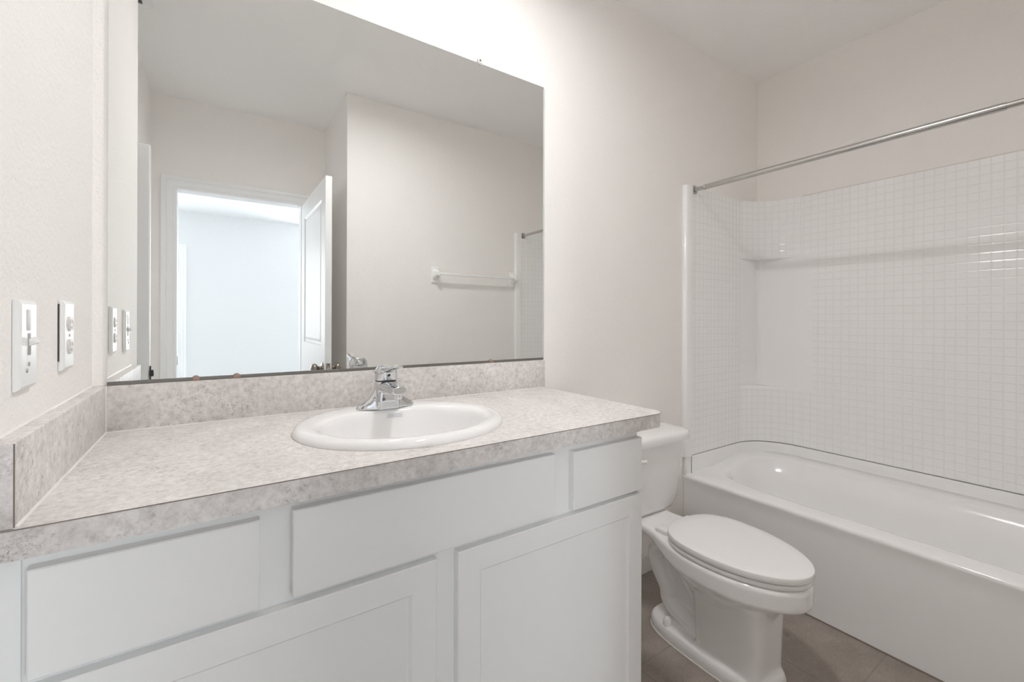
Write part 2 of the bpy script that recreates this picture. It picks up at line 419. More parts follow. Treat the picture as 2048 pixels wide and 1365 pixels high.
bm, outl = counter_top(); obj('slab', bm, M['lam'], ct, 30)
# thin dark laminate seam along the upper front edge
seam = [Vector((x, y - 0.0003 if y < -0.5 else y, ZK - 0.0008)) for x, y in outl[1:-1]] + [Vector((XK + 0.0002, -0.3, ZK - 0.0008)), Vector((XK + 0.0002, -0.025, ZK - 0.0008))]
obj('edge_seam', tube(seam, 0.0009, 6), M['edge'], ct)
obj('backsplash', box(XS, XK - 0.003, -0.0205, -0.0008, ZK, ZS, 0.0012), M['lam'], ct)
obj('side_splash', box(0.0008, XS, YK + 0.001, -0.0008, ZK + 0.0005, ZS, 0.0012), M['lam'], ct)
obj('edge_seam', box(XS - 0.0012, XS + 0.0003, YK + 0.0006, YK + 0.0016, ZK + 0.002, ZS - 0.001), M['edge'], ct)
bm = tube([(XS, YK + 0.003, ZK + 0.0005), (XS, -0.0205, ZK + 0.0005)], 0.0026, 8); tube([(XS, -0.0205, ZK + 0.0005), (XK - 0.002, -0.0205, ZK + 0.0005)], 0.0022, 8, bm=bm)
tube([(XS, -0.0205, ZK), (XS, -0.0205, ZS)], 0.0016, 8, bm=bm); tube([(0.001, YK + 0.002, ZS + 0.0002), (0.001, -0.001, ZS + 0.0002)], 0.0028, 8, bm=bm)
tube([(XS, -0.0015, ZS), (XK, -0.0015, ZS)], 0.0015, 8, bm=bm)
obj('caulk_bead', bm, M['caulk'], ct)

# ------------------------------------------------------------------ vanity cabinet
vc = thing('vanity_cabinet', (0.62, -0.28, 0), 'white painted vanity cabinet with shaker doors under the laminate countertop', 'cabinet')
YC = -0.538; CX1 = 1.2345
bm = box(0.002, 0.018, YC, -0.003, 0, ZB - 0.0005); box(CX1 - 0.018, CX1, YC, -0.003, 0, ZB - 0.0005, bm=bm)
box(0.018, CX1 - 0.018, -0.47, -0.003, 0.1, 0.118, bm=bm); box(0.018, CX1 - 0.018, -0.012, -0.003, 0.118, ZB - 0.0005, bm=bm)
obj('carcass', bm, M['cab'], vc, 0)
bm = box(0.002, CX1, YC - 0.0002, YC + 0.019, 0.845, ZB - 0.0006)
for x0, x1 in ((0.002, 0.045), (0.284, 0.357), (0.905, 0.990), (CX1 - 0.03, CX1)): box(x0, x1, YC, YC + 0.019, 0.735, 0.845, bm=bm)
box(0.002, CX1, YC, YC + 0.019, 0.69, 0.735, bm=bm)
for x0, x1 in ((0.002, 0.045), (0.585, 0.68), (CX1 - 0.03, CX1)): box(x0, x1, YC, YC + 0.019, 0.1, 0.69, bm=bm)
box(0.045, CX1 - 0.03, YC, YC + 0.019, 0.1, 0.13, bm=bm)
obj('face_frame', bm, M['cab'], vc, 0)
obj('filler_strip', box(0.0008, 0.0245, YC - 0.006, YC - 0.0005, 0.02, ZB - 0.001, 0.001), M['cab'], vc, 0)
obj('toe_kick', box(0.02, CX1 - 0.02, -0.475, -0.462, 0, 0.1), M['cab'], vc, 0)
def front(x0, x1, z0, z1, panels=(), prof=()):
    return slab(lambda u, v, n: Vector((x0 + u, -0.558 - n, z0 + v)), x1 - x0, z1 - z0, 0.0195, panels, prof, e=0.0018)
obj('drawer', front(0.0325, 0.2962, 0.7215, 0.8665), M['cab'], vc, 0)
obj('drawer_panel', front(0.3450, 0.9180, 0.7215, 0.8700), M['cab'], vc, 0)
obj('drawer', front(0.9775, 1.2335, 0.7185, 0.8650), M['cab'], vc, 0)
def door(x0, x1, zt):
    w = x1 - x0; h = zt - 0.118
    return front(x0, x1, 0.118, zt, [(0.053, w - 0.053, 0.053, h - 0.053)], [(0.0055, -0.006), (0.0065, -0.0062)])
obj('door', door(0.0325, 0.6095, 0.7085), M['cab'], vc, 0)
obj('door', door(0.6570, 1.2340, 0.7085), M['cab'], vc, 0)

# ------------------------------------------------------------------ sink
sk = thing('sink', (SC[0], -0.31, ZK), 'white oval drop-in porcelain sink set in the laminate countertop', 'sink')
SP = [(0.257, 0.228, 0.228, -0.300, 0.9302), (0.2575, 0.2285, 0.2285, -0.300, 0.934), (0.2535, 0.2245, 0.2245, -0.300, 0.942), (0.246, 0.217, 0.217, -0.300, 0.9465), (0.236, 0.207, 0.207, -0.301, 0.948),
      (0.222, 0.190, 0.172, -0.309, 0.9475), (0.210, 0.177, 0.152, -0.316, 0.9455), (0.203, 0.170, 0.143, -0.318, 0.941), (0.198, 0.165, 0.139, -0.318, 0.933), (0.193, 0.160, 0.136, -0.318, 0.92),
      (0.183, 0.150, 0.130, -0.318, 0.885), (0.160, 0.130, 0.116, -0.318, 0.848), (0.120, 0.097, 0.09, -0.318, 0.820), (0.07, 0.058, 0.055, -0.318, 0.807), (0.024, 0.022, 0.022, -0.318, 0.803)]
def sink_pt(th, k):
    a, bf, bb, yc, z = [SP[int(k)][i] + (SP[min(int(k) + 1, len(SP) - 1)][i] - SP[int(k)][i]) * (k - int(k)) for i in range(5)]
    s = math.sin(th)
    return Vector((SC[0] + a * math.cos(th), yc + (bb if s > 0 else bf) * s, z))
N = 96
rings = [[sink_pt(2 * PI * j / N, k) for j in range(N)] for k in range(len(SP))]
und = [(0.024, 0.022, 0.022, 0.797), (0.075, 0.062, 0.06, 0.800), (0.128, 0.104, 0.097, 0.813), (0.17, 0.139, 0.124, 0.843), (0.192, 0.159, 0.138, 0.882), (0.203, 0.17, 0.146, 0.917), (0.211, 0.178, 0.153, 0.9302)]
for a, bf, bb, z in und:
    rings.append([Vector((SC[0] + a * math.cos(2 * PI * j / N), -0.318 + (bb if math.sin(2 * PI * j / N) > 0 else bf) * math.sin(2 * PI * j / N), z)) for j in range(N)])
rings.append(rings[0])
bm = loft(rings, False, False); bmesh.ops.remove_doubles(bm, verts=bm.verts, dist=1e-6)
obj('basin', bm, M['porc'], sk, 60)
obj('drain', lathe([(0.0, 0.001), (0.014, 0.0012), (0.017, 0.0035), (0.0225, 0.003), (0.0235, 0.0), (0.0235, -0.012)], (SC[0], -0.318, 0.8035), 'Z', 32), M['chrome'], sk)
bm = bmesh.new()
def patch(t0, t1, k0, k1, lift, nu=6, nv=4):
    vs = [[None] * (nv + 1) for _ in range(nu + 1)]
    for i in range(nu + 1):
        for j in range(nv + 1):
            p = sink_pt(t0 + (t1 - t0) * i / nu, k0 + (k1 - k0) * j / nv); d = Vector((SC[0] - p.x, -0.318 - p.y, 0.05)).normalized()
            vs[i][j] = bm.verts.new(p + d * lift)
    for i in range(nu):
        for j in range(nv): bm.faces.new((vs[i][j], vs[i + 1][j], vs[i + 1][j + 1], vs[i][j + 1]))
TA, TB = PI / 2 + 0.035, PI / 2 - 0.20
patch(TA, TB, 7.95, 8.95, 0.0004)
stk = obj('sticker', bm, M['sticker'], sk)
stk['label'] = 'small clear sticker with three lines of tiny blue print'
bm = bmesh.new(); rnd = random.Random(4)
for r, (k, a0, a1) in enumerate(((8.15, 0.08, 0.92), (8.45, 0.10, 0.95), (8.75, 0.03, 0.97))):
    a = a0
    while a < a1:
        w = rnd.uniform(0.025, 0.07); patch(TA + (TB - TA) * a, TA + (TB - TA) * min(a + w, a1), k - 0.04, k + 0.04, 0.0007, 1, 1); a += w + rnd.uniform(0.012, 0.02)
obj('print', bm, M['ink'], stk)

# ------------------------------------------------------------------ faucet
FX, FY, FZ = 0.635, -0.152, 0.9478
fc = thing('faucet', (FX, FY, FZ), 'polished chrome single-lever faucet at the back of the oval sink', 'faucet')
def stad(hx, hy, z, y0=0.0, n=48, e=2.6):
    r = []
    for k in range(n):
        a = 2 * PI * k / n; c, s = math.cos(a), math.sin(a); q = (abs(c) ** e + abs(s) ** e) ** (-1 / e)
        r.append(Vector((FX + hx * c * q, FY + y0 + hy * s * q, FZ + z)))
    return r
bm = loft([stad(0.081, 0.025, -0.001, e=2.3), stad(0.081, 0.025, 0.004, e=2.3), stad(0.076, 0.0235, 0.011, e=2.3), stad(0.062, 0.022, 0.018), stad(0.049, 0.021, 0.027), stad(0.040, 0.020, 0.038), stad(0.034, 0.020, 0.050)])
loft([stad(0.0325, 0.029, -0.001, -0.002, e=6), stad(0.0320, 0.0285, 0.02, -0.002, e=6), stad(0.0310, 0.028, 0.045, -0.001, e=5), stad(0.0300, 0.0275, 0.062, 0, e=3.6), stad(0.029, 0.0265, 0.074, 0, e=2.6)], bm=bm)
sp = spline([(-0.000, 0.057, 0.027, 0.0165), (-0.030, 0.0595, 0.0265, 0.0155), (-0.065, 0.0605, 0.024, 0.0135), (-0.095, 0.060, 0.0215, 0.0115), (-0.114, 0.0595, 0.019, 0.0105)], 6)
rr = []
for y, z, hx, hz in sp:
    ring = []
    for k in range(32):
        a = 2 * PI * k / 32; c, s = math.cos(a), math.sin(a); q = (abs(c) ** 2.6 + abs(s) ** 2.6) ** (-1 / 2.6)
        ring.append(Vector((FX + hx * c * q, FY + y, FZ + z + hz * s * q)))
    rr.append(ring)
loft(rr, True, True, True, bm)
obj('body', remesh(bm, 0.0014, 6), M['chrome'], fc, 0).data.polygons.foreach_set('use_smooth', [True] * len(C.objects[-1].data.polygons))
obj('aerator', lathe([(0.0115, 0.0), (0.0115, 0.012), (0.0095, 0.0135)], (FX, FY - 0.099, FZ + 0.0375), 'Z', 28), M['chrome'], fc)
obj('index_button', lathe([(0.0045, 0), (0.0042, 0.0012), (0, 0.0015)], (FX - 0.015, FY - 0.0302, FZ + 0.027), '-Y', 16), M['red'], fc)
obj('seam_ring', lathe([(0.0285, 0.0), (0.0285, 0.0028)], (FX, FY + 0.0005, FZ + 0.0735), 'Z', 40), M['dark'], fc)
bm = loft([stad(0.0295, 0.0265, 0.0762, e=2.3), stad(0.0305, 0.0275, 0.083, e=2.4), stad(0.0302, 0.028, 0.097, -0.001, e=2.5), stad(0.028, 0.0265, 0.108, -0.003, e=2.5), stad(0.0225, 0.022, 0.1155, -0.005, e=2.4), stad(0.012, 0.012, 0.1185, -0.008, e=2.2)])
lv = spline([(0.005, 0.104, 0.021, 0.010), (-0.028, 0.110, 0.0205, 0.0085), (-0.06, 0.113, 0.0175, 0.006), (-0.092, 0.119, 0.0155, 0.0048), (-0.104, 0.1225, 0.0125, 0.004)], 6)
rr = []
for y, z, hx, hz in lv:
    ring = []
    for k in range(32):
        a = 2 * PI * k / 32; c, s = math.cos(a), math.sin(a); q = (abs(c) ** 2.6 + abs(s) ** 2.6) ** (-1 / 2.6)
        ring.append(Vector((FX + hx * c * q, FY + y, FZ + z + hz * s * q)))
    rr.append(ring)
loft(rr, True, True, True, bm)
o = obj('handle', remesh(bm, 0.0014, 6), M['chrome'], fc, 0)
for q in fc.children:
    for p in q.data.polygons: p.use_smooth = True
obj('set_screw', lathe([(0.004, 0), (0.0035, 0.001), (0, 0.001)], (FX, FY - 0.0285, FZ + 0.092), '-Y', 14), M['dark'], fc)

# ------------------------------------------------------------------ mirror
mr = thing('mirror', (0.669, -0.004, 1.0375), 'large frameless wall mirror above the laminate backsplash', 'mirror')
MX0, MX1, MZ0, MZ1 = 0.0272, 1.3104, 1.0405, 2.1136
bm = box(MX0, MX1, -0.0065, -0.0008, MZ0, MZ1)
for f in bm.faces: f.material_index = 0 if f.normal.y < -0.9 else 1
obj('glass', bm, M['mirror'], mr, 0, mats=[M['mirror'], M['glassedge']])
obj('bottom_channel', box(MX0, MX1, -0.0095, -0.0008, 1.0378, 1.0462, 0.0008), M['channel'], mr, 0)
obj('edge_strip', box(MX1 - 0.002, MX1 + 0.005, -0.0075, -0.0008, MZ0, MZ1 - 0.006, 0.001), M['glassedge'], mr, 0)
for x in (0.195, 0.2827, 1.0703):
    bm = lathe([(0.0, 0.003), (0.0065, 0.0026), (0.0088, 0.0)], (x, -0.0096, 1.0415), '-Y', 20)
    for v in bm.verts: v.co.z = max(v.co.z, 1.0378)
    obj('clip', bm, M['copper'], mr)['label'] = 'copper-coloured bottom clip'
bm = lathe([(0.0, 0.004), (0.011, 0.0035), (0.0135, 0.0)], (1.0195, -0.0067, 2.1175), '-Y', 24)
cl = obj('clip', bm, M['clear'], mr); cl['label'] = 'round clear plastic top clip'
obj('screw', lathe([(0.0, 0.001), (0.003, 0.0008), (0.0034, 0)], (1.0195, -0.0105, 2.1225), '-Y', 12), M['dark'], cl)

# ------------------------------------------------------------------ switch and outlet on the left wall
def plate(y0, y1, z0, z1, t=0.0085):
    e = 0.006
    r = lambda i, x: [Vector((x, y0 + i, z0 + i)), Vector((x, y1 - i, z0 + i)), Vector((x, y1 - i, z1 - i)), Vector((x, y0 + i, z1 - i))]
    return loft([r(0, 0.0006), r(0, 0.003), r(e * .35, t * .75), r(e, t)])
ls = thing('light_switch', (0.0006, -0.449, 1.09), 'white toggle switch plate on the left wall, nearer the room', 'light switch')
obj('plate', plate(-0.4855, -0.413, 1.0905, 1.2200), M['plastic'], ls, 0)
obj('toggle_slot', box(0.0078, 0.0095, -0.4555, -0.4455, 1.140, 1.172, 0.0007), M['slot'], ls)
bm = box(-0.004, 0.0085, -0.0042, 0.0042, -0.005, 0.005, 0.0016); bmesh.ops.transform(bm, verts=bm.verts, matrix=Matrix.Translation((0.0105, -0.4505, 1.159)) @ Matrix.Rotation(-0.42, 4, 'Y'))
obj('toggle', bm, M['plastic'], ls)
bm = box(0.0078, 0.0098, -0.459, -0.447, 1.176, 1.2065, 0.0009); obj('label_recess', bm, M['device'], ls)
for z in (1.127, 1.118): obj('screw', lathe([(0.0035, 0), (0.0028, 0.0012), (0, 0.0014)], (0.0084, -0.4515 - (1.127 - z) * 0.9, z), 'X', 14), M['slot'], ls)
ou = thing('outlet', (0.0006, -0.233, 1.098), 'white duplex outlet plate on the left wall beside the mirror', 'outlet')
obj('plate', plate(-0.2675, -0.1985, 1.0985, 1.2265), M['plastic'], ou, 0)
obj('gap_shadow', box(0.0003, 0.0022, -0.2695, -0.266, 1.116, 1.220), M['dark'], ou, 0)  # dark strip standing in for the shadow in the gap beside the plate
for z in (1.1835, 1.1415):
    bm = lathe([(0.0165, 0.0), (0.0165, 0.0022), (0.0145, 0.003), (0, 0.003)], (0.0083, -0.233, z), 'X', 32)
    for v in bm.verts:
        v.co.z = z + max(-0.0135, min(0.0135, v.co.z - z))
    rc = obj('receptacle', bm, M['device'], ou)
    bm = box(0.0110, 0.0117, -0.2395, -0.2375, z + 0.0005, z + 0.0085); box(0.0110, 0.0117, -0.2285, -0.2265, z + 0.0012, z + 0.008, bm=bm)
    join(bm, lathe([(0.0024, 0), (0.0024, 0.0007)], (0.0110, -0.233, z - 0.0065), 'X', 12)); obj('slot', bm, M['slot'], rc)
obj('screw', lathe([(0.0032, 0), (0.0026, 0.0012), (0, 0.0014)], (0.0084, -0.233, 1.1625), 'X', 14), M['slot'], ou)

# ------------------------------------------------------------------ bathtub
XT = 2.227; XW = 2.9525; YT0, YT1 = -0.002, YO + 0.002
tb = thing('bathtub', (2.59, -0.77, 0), 'white alcove bathtub with plain apron along the right wall', 'bathtub')
XP, YP0, YP1 = 2.9345, -0.0135, YO + 0.0135      # faces of the surround panels
bcx, bcy = (XT + XW) / 2, (YT0 + YT1) / 2
NT = 160
def rect_ring(x0, x1, y0, y1, zf, r=0.004):
    out = []
    for k in range(NT):
        a = 2 * PI * (k + 0.0) / NT; c, s = math.cos(a), math.sin(a); q = 1 / max(abs(c), abs(s))
        x = (x0 + x1) / 2 + (x1 - x0) / 2 * c * q; y = (y0 + y1) / 2 + (y1 - y0) / 2 * s * q
        out.append(Vector((x, y, zf(x, y) if callable(zf) else zf)))
    return out
def sup_ring(x0, x1, y0, y1, z, e):
    out = []
    for k in range(NT):
        a = 2 * PI * k / NT; c, s = math.cos(a), math.sin(a); q = (abs(c) ** e + abs(s) ** e) ** (-1 / e)
        x = (x0 + x1) / 2 + (x1 - x0) / 2 * c * q; y = (y0 + y1) / 2 + (y1 - y0) / 2 * s * q
        out.append(Vector((x, y, z(x, y) if callable(z) else z)))
    return out
def ss(a, b, x): t = max(0, min(1, (x - a) / (b - a))); return t * t * (3 - 2 * t)
ZR = 0.408
def zdeck(x, y): return ZR + 0.034 * ss(2.40, 2.84, x)
R = [rect_ring(XT + 0.010, XW, YT1, YT0, 0.0), rect_ring(XT + 0.010, XW, YT1, YT0, 0.02), rect_ring(XT + 0.006, XW, YT1, YT0, 0.34), rect_ring(XT + 0.003, XW, YT1, YT0, 0.384), rect_ring(XT, XW, YT1, YT0, 0.392), rect_ring(XT + 0.0015, XW, YT1, YT0, 0.401),
     rect_ring(XT + 0.007, XW - 0.003, YT1 + 0.002, YT0 - 0.002, lambda x, y: zdeck(x, y) - 0.0015), rect_ring(XT + 0.014, XW - 0.006, YT1 + 0.006, YT0 - 0.006, zdeck),
     sup_ring(2.315, 2.838, -1.455, -0.085, zdeck, 5.0), sup_ring(2.323, 2.830, -1.449, -0.092, lambda x, y: zdeck(x, y) - 0.0008, 4.6), sup_ring(2.330, 2.818, -1.442, -0.100, lambda x, y: zdeck(x, y) - 0.006, 4.2), sup_ring(2.336, 2.806, -1.435, -0.108, lambda x, y: ZR - 0.012 + 0.010 * ss(2.4, 2.84, x), 4.0),
     sup_ring(2.342, 2.790, -1.43, -0.118, 0.386, 3.8), sup_ring(2.352, 2.780, -1.42, -0.135, 0.34, 3.6), sup_ring(2.372, 2.762, -1.395, -0.185, 0.2, 3.4), sup_ring(2.395, 2.742, -1.36, -0.235, 0.115, 3.2), sup_ring(2.43, 2.71, -1.32, -0.28, 0.08, 3.0), sup_ring(2.52, 2.62, -1.2, -0.4, 0.07, 2.6)]
bm = loft(R, True, True)
obj('basin', bm, M['tub'], tb, 50)
def surround_path(inset=0.0, cx0=2.742, cy0=-0.250, n=14):
    """plan of one end of the surround: end panel -> curved corner column -> long panel (as (x, y), mirrored by caller)"""
    pts = []
    a, b, c = Vector((cx0, YP0 - inset)), Vector((XP - 0.004, YP0 - 0.045)), Vector((XP - inset, cy0))
    for k in range(n + 1):
        t = k / n; pts.append(a * (1 - t) ** 2 + b * 2 * t * (1 - t) + c * t * t)
    return pts
def mir(pts): return [Vector((p.x, YO - p.y)) for p in pts]
# upstand of the tub that the panels sit on
pl = [Vector((XT + 0.052, YP0 - 0.0025))] + surround_path(0.0025)
ring = pl + [Vector((XP - 0.0025, -0.77))]
full = ring + [v for v in reversed(mir(ring[:-1]))]
prof = [(0.0, 0.39), (0.0, 0.458), (0.0, 0.488), (-0.002, 0.4940), (-0.012, 0.4945)]
rr = []
for off, z in prof:
    row = []
    for i, p in enumerate(full):
        t = (full[min(i + 1, len(full) - 1)] - full[max(i - 1, 0)]).normalized(); nrm = Vector((-t.y, t.x))
        q = p + nrm * (-off)
        row.append(Vector((q.x, q.y, z)))
    rr.append(row)
obj('upstand', loft(rr, False, False, False), M['tub'], tb, 50)
obj('end_cap', box(XT + 0.002, XT + 0.05, -0.016, -0.0015, ZR - 0.01, 0.4965, 0.003), M['tub'], tb)
obj('end_cap', box(XT + 0.002, XT + 0.05, YO + 0.0015, YO + 0.016, ZR - 0.01, 0.4965, 0.003), M['tub'], tb)
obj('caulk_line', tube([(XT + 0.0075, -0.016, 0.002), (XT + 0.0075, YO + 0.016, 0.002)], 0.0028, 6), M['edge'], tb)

# ------------------------------------------------------------------ tub surround (embossed tile panels)
sr = thing('tub_surround', (2.94, -0.77, 0.4985), 'long white tile-pattern tub surround panel on the right wall, with corner shelves, above the bathtub', 'tub surround')
Z0, Z1, ZN0, ZN1 = 0.4990, 1.8865, 0.815, 1.552
def sheet(pts, z0, z1, bm=None, u0=0.0, nz=1):
    b = bm or bmesh.new(); uvl = b.loops.layers.uv.verify()
    us = [u0]
    for i in range(1, len(pts)): us.append(us[-1] + (pts[i] - pts[i - 1]).length)
    for i in range(len(pts) - 1):
        q = [(pts[i], us[i], z0), (pts[i + 1], us[i + 1], z0), (pts[i + 1], us[i + 1], z1), (pts[i], us[i], z1)]
        f = b.faces.new([b.verts.new((p.x, p.y, z)) for p, u, z in q])
        for l, (p, u, z) in zip(f.loops, q): l[uvl].uv = (u, z)
    return b
ep = [thing('surround_end_panel', (2.5, -0.001, 0.499), 'white tile-pattern surround end panel on the toilet wall, at the near end of the shower rod shadow', 'tub surround', 'surround end panels'),
      thing('surround_end_panel', (2.5, YO + 0.001, 0.499), 'white tile-pattern surround end panel beside the towel bar, seen only in the mirror', 'tub surround', 'surround end panels')]
ep[0]['label'] = 'white tile-pattern surround end panel behind the toilet tank, on the mirror wall'
def panel_obj(name, b, m, smooth=35, par=None):
    bmesh.ops.remove_doubles(b, verts=b.verts, dist=1e-5)
    o = obj(name, b, m, par or sr, smooth); return o
def solid_panel(name, pts, back, z0, z1, m, u0=0.0, par=None):
    """front sheet pts plus a closed rim to the back polyline (same length)"""
    b = sheet(pts, z0, z1, u0=u0); uvl = b.loops.layers.uv.verify()
    def addf(vs):
        f = b.faces.new([b.verts.new(v) for v in vs])
        for l in f.loops: l[uvl].uv = (0.0177, 0.0183 + 0.499)
    for z in (z0, z1):
        for i in range(len(pts) - 1):
            addf([(pts[i].x, pts[i].y, z), (pts[i + 1].x, pts[i + 1].y, z), (back[i + 1].x, back[i + 1].y, z), (back[i].x, back[i].y, z)])
    for i in (0, len(pts) - 1): addf([(pts[i].x, pts[i].y, z0), (pts[i].x, pts[i].y, z1), (back[i].x, back[i].y, z1), (back[i].x, back[i].y, z0)])
    return panel_obj(name, b, m, par=par)
for sgn in (0, 1):
    f = (lambda p: p) if sgn == 0 else mir
    V2 = lambda x, y: Vector((x, y))
    # end panel: bullnose strip and tiled field
    pts = f([V2(XT + 0.052, YP0), V2(2.742, YP0)]); bk = f([V2(XT + 0.052, -0.0008), V2(2.742, -0.0008)])
    solid_panel('tiled_sheet', pts, bk, Z0, Z1, M['tile'], 0.006, ep[sgn])
    bn = [V2(XT - 0.013, -0.0008)] + [V2(XT + 0.003 - 0.016 * math.cos(a), -0.008 - 0.016 * math.sin(a)) for a in [PI / 2 * k / 6 for k in range(7)]] + [V2(XT + 0.03, -0.0245), V2(XT + 0.046, -0.022), V2(XT + 0.052, YP0), V2(XT + 0.052, -0.0008)]
    bn = f(bn)
    b = loft([[Vector((p.x, p.y, z)) for p in bn] for z in (Z0, Z1 - 0.004)] + [[Vector((p.x * .9 + (XT + 0.02) * .1, p.y * .9 - .1 * 0.012 + (YO * .1 + .0024 if sgn else 0), Z1)) for p in bn]])
    panel_obj('edge_strip', b, M['tub'], par=ep[sgn])
    # corner: smooth niche lining, lower and upper tiled columns
    cur = f(surround_path()); L = [V2(2.742, YP0), V2(XP - 0.03, YP0)] + [V2(XP - 0.03 + 0.03 * math.sin(a), YP0 - 0.03 + 0.03 * math.cos(a)) for a in [PI / 2 * k / 6 for k in range(1, 7)]] + [V2(XP, -0.25)]
    Lf = f(L); bkl = f([V2(min(max(p.x, 0), XW), -0.0008) if p.y > YP0 - 0.02 else V2(XW, p.y) for p in L])
    solid_panel('niche_lining', Lf, bkl, ZN0 - 0.01, ZN1 + 0.01, M['tub'])
    corner = f([V2(XW, -0.0008)])[0]
    for z0, z1 in ((Z0, ZN0), (ZN1, Z1)):
        bk = [Vector((p.x, (-0.0008 if not sgn else YO + 0.0008))) if i < 8 else Vector((XW, p.y)) for i, p in enumerate(cur)]
        zz = (z0, z1)
        b = sheet(cur, z0 + (0.008 if z0 > 1 else 0), z1 - (0.008 if z0 < 1 else 0), u0=0.521); uvl = b.loops.layers.uv.verify()
        # rounded lip and flat shelf face back into the corner
        zl = z1 if z0 < 1 else z0; sg = -1 if z0 < 1 else 1
        prev = [Vector((p.x, p.y, zl + sg * 0.008)) for p in cur]
        for st in range(1, 5):
            a = PI / 2 * st / 4; ins = 0.008 * (1 - math.cos(a)); dz = 0.008 * (1 - math.sin(a))
            c3 = []
            for p in cur:
                d = (corner - p).normalized(); c3.append(Vector((p.x + d.x * ins, p.y + d.y * ins, zl + sg * dz)))
            for i in range(len(cur) - 1):
                fc_ = b.faces.new([b.verts.new(prev[i]), b.verts.new(prev[i + 1]), b.verts.new(c3[i + 1]), b.verts.new(c3[i])])
                for l in fc_.loops: l[uvl].uv = (0.0177, 0.5173)
            prev = c3
        for zc, rowp in ((zl, prev), (z0 if z0 < 1 else z1, [Vector((p.x, p.y, z0 if z0 < 1 else z1)) for p in cur])):
            for i in range(len(cur) - 1):
                fc_ = b.faces.new([b.verts.new(rowp[i]), b.verts.new(rowp[i + 1]), b.verts.new((corner.x, corner.y, zc))])
                for l in fc_.loops: l[uvl].uv = (0.0177, 0.5173)
        panel_obj('corner_shelf', b, M['tile'], 35)
    # smooth strip of the long panel next to the niche
    pts = f([V2(XP, -0.25), V2(XP, -0.305)]); bk = f([V2(XW, -0.25), V2(XW, -0.305)])
    solid_panel('niche_lining', pts, bk, ZN0 - 0.01, ZN1 + 0.01, M['tub'])
    for z0, z1 in ((Z0, ZN0 - 0.01), (ZN1 + 0.01, Z1)): solid_panel('long_panel', pts, bk, z0, z1, M['tile'], 0.84)
solid_panel('long_panel', [Vector((XP, -0.305)), Vector((XP, YO + 0.305))], [Vector((XW, -0.305)), Vector((XW, YO + 0.305))], Z0, Z1, M['tile'], 0.895)
bm = tube([(XP - 0.001, -0.26, Z1 + 0.001), (XP - 0.001, YO + 0.26, Z1 + 0.001)], 0.0022, 8); obj('caulk_line', bm, M['caulk'], sr)

# ------------------------------------------------------------------ shower curtain rod
RX, RZ = 2.294, 1.872
rd = thing('shower_rod', (RX, -0.77, RZ), 'brushed metal shower curtain rod stretched between the walls above the bathtub', 'curtain rod')
obj('outer_tube', lathe([(0.0125, -0.076), (0.0125, -1.10)][::-1], (RX, 0, RZ), 'Y', 24), M['nickel'], rd)
obj('inner_tube', lathe([(0.0105, -0.016), (0.0105, -0.12)][::-1], (RX, 0, RZ), 'Y', 24), M['nickel'], rd)
obj('inner_tube', lathe([(0.0105, -1.09), (0.0105, YO + 0.016)][::-1], (RX, 0, RZ), 'Y', 24), M['nickel'], rd)
obj('collar', lathe([(0.0122, -0.070), (0.0137, -0.072), (0.0137, -0.077), (0.0122, -0.079)], (RX, 0, RZ), 'Y', 24), M['nickel'], rd)
fl = [(0.0235, 0.0142), (0.0235, 0.0182), (0.0210, 0.0210), (0.0190, 0.0195), (0.0120, 0.0190), (0.0118, 0.030), (0.0105, 0.031)]
obj('flange', lathe([(r, -h) for r, h in fl], (RX, 0, RZ), 'Y', 28), M['nickel'], rd)
obj('flange', lathe([(r, YO + h) for r, h in fl], (RX, 0, RZ), 'Y', 28), M['nickel'], rd)

# ------------------------------------------------------------------ toilet
TX = 1.742
TM = Matrix.Translation((TX, 0, 0)) @ Matrix.Translation((0, -0.2, 0)) @ Matrix.Rotation(math.radians(-2.0), 4, 'Z') @ Matrix.Translation((0, 0.2, 0))
tl = thing('toilet', (TX, -0.4, 0), 'white two-piece elongated toilet with closed lid between vanity and bathtub', 'toilet')
def egg(yb, yf, w, z, n=64, back=2.6, ym=None):
    """outline elongated to the front (-y); widest at ym"""
    ym = ym if ym is not None else yb + (yf - yb) * 0.40; out = []
    for k in range(n):
        a = 2 * PI * k / n; c, s = math.cos(a), math.sin(a)
        if s >= 0:
            q = (abs(c) ** back + abs(s) ** back) ** (-1 / back); out.append(Vector((w * c * q, ym + (yb - ym) * s * q, z)))
        else:
            e = 2.0; q = (abs(c) ** e + abs(s) ** e) ** (-1 / e); out.append(Vector((w * c * q, ym + (ym - yf) * s * q, z)))
    return out
def rrect(hx, y0, y1, z, e=5.0, n=64):
    return [Vector((hx * c * q, (y0 + y1) / 2 + (y1 - y0) / 2 * s * q, z)) for c, s, q in [(math.cos(a), math.sin(a), (abs(math.cos(a)) ** e + abs(math.sin(a)) ** e) ** (-1 / e)) for a in [2 * PI * k / n for k in range(n)]]]
def toilet_obj(name, bm, m, smooth=60):
    bmesh.ops.transform(bm, verts=bm.verts, matrix=TM); return obj(name, bm, m, tl, smooth)
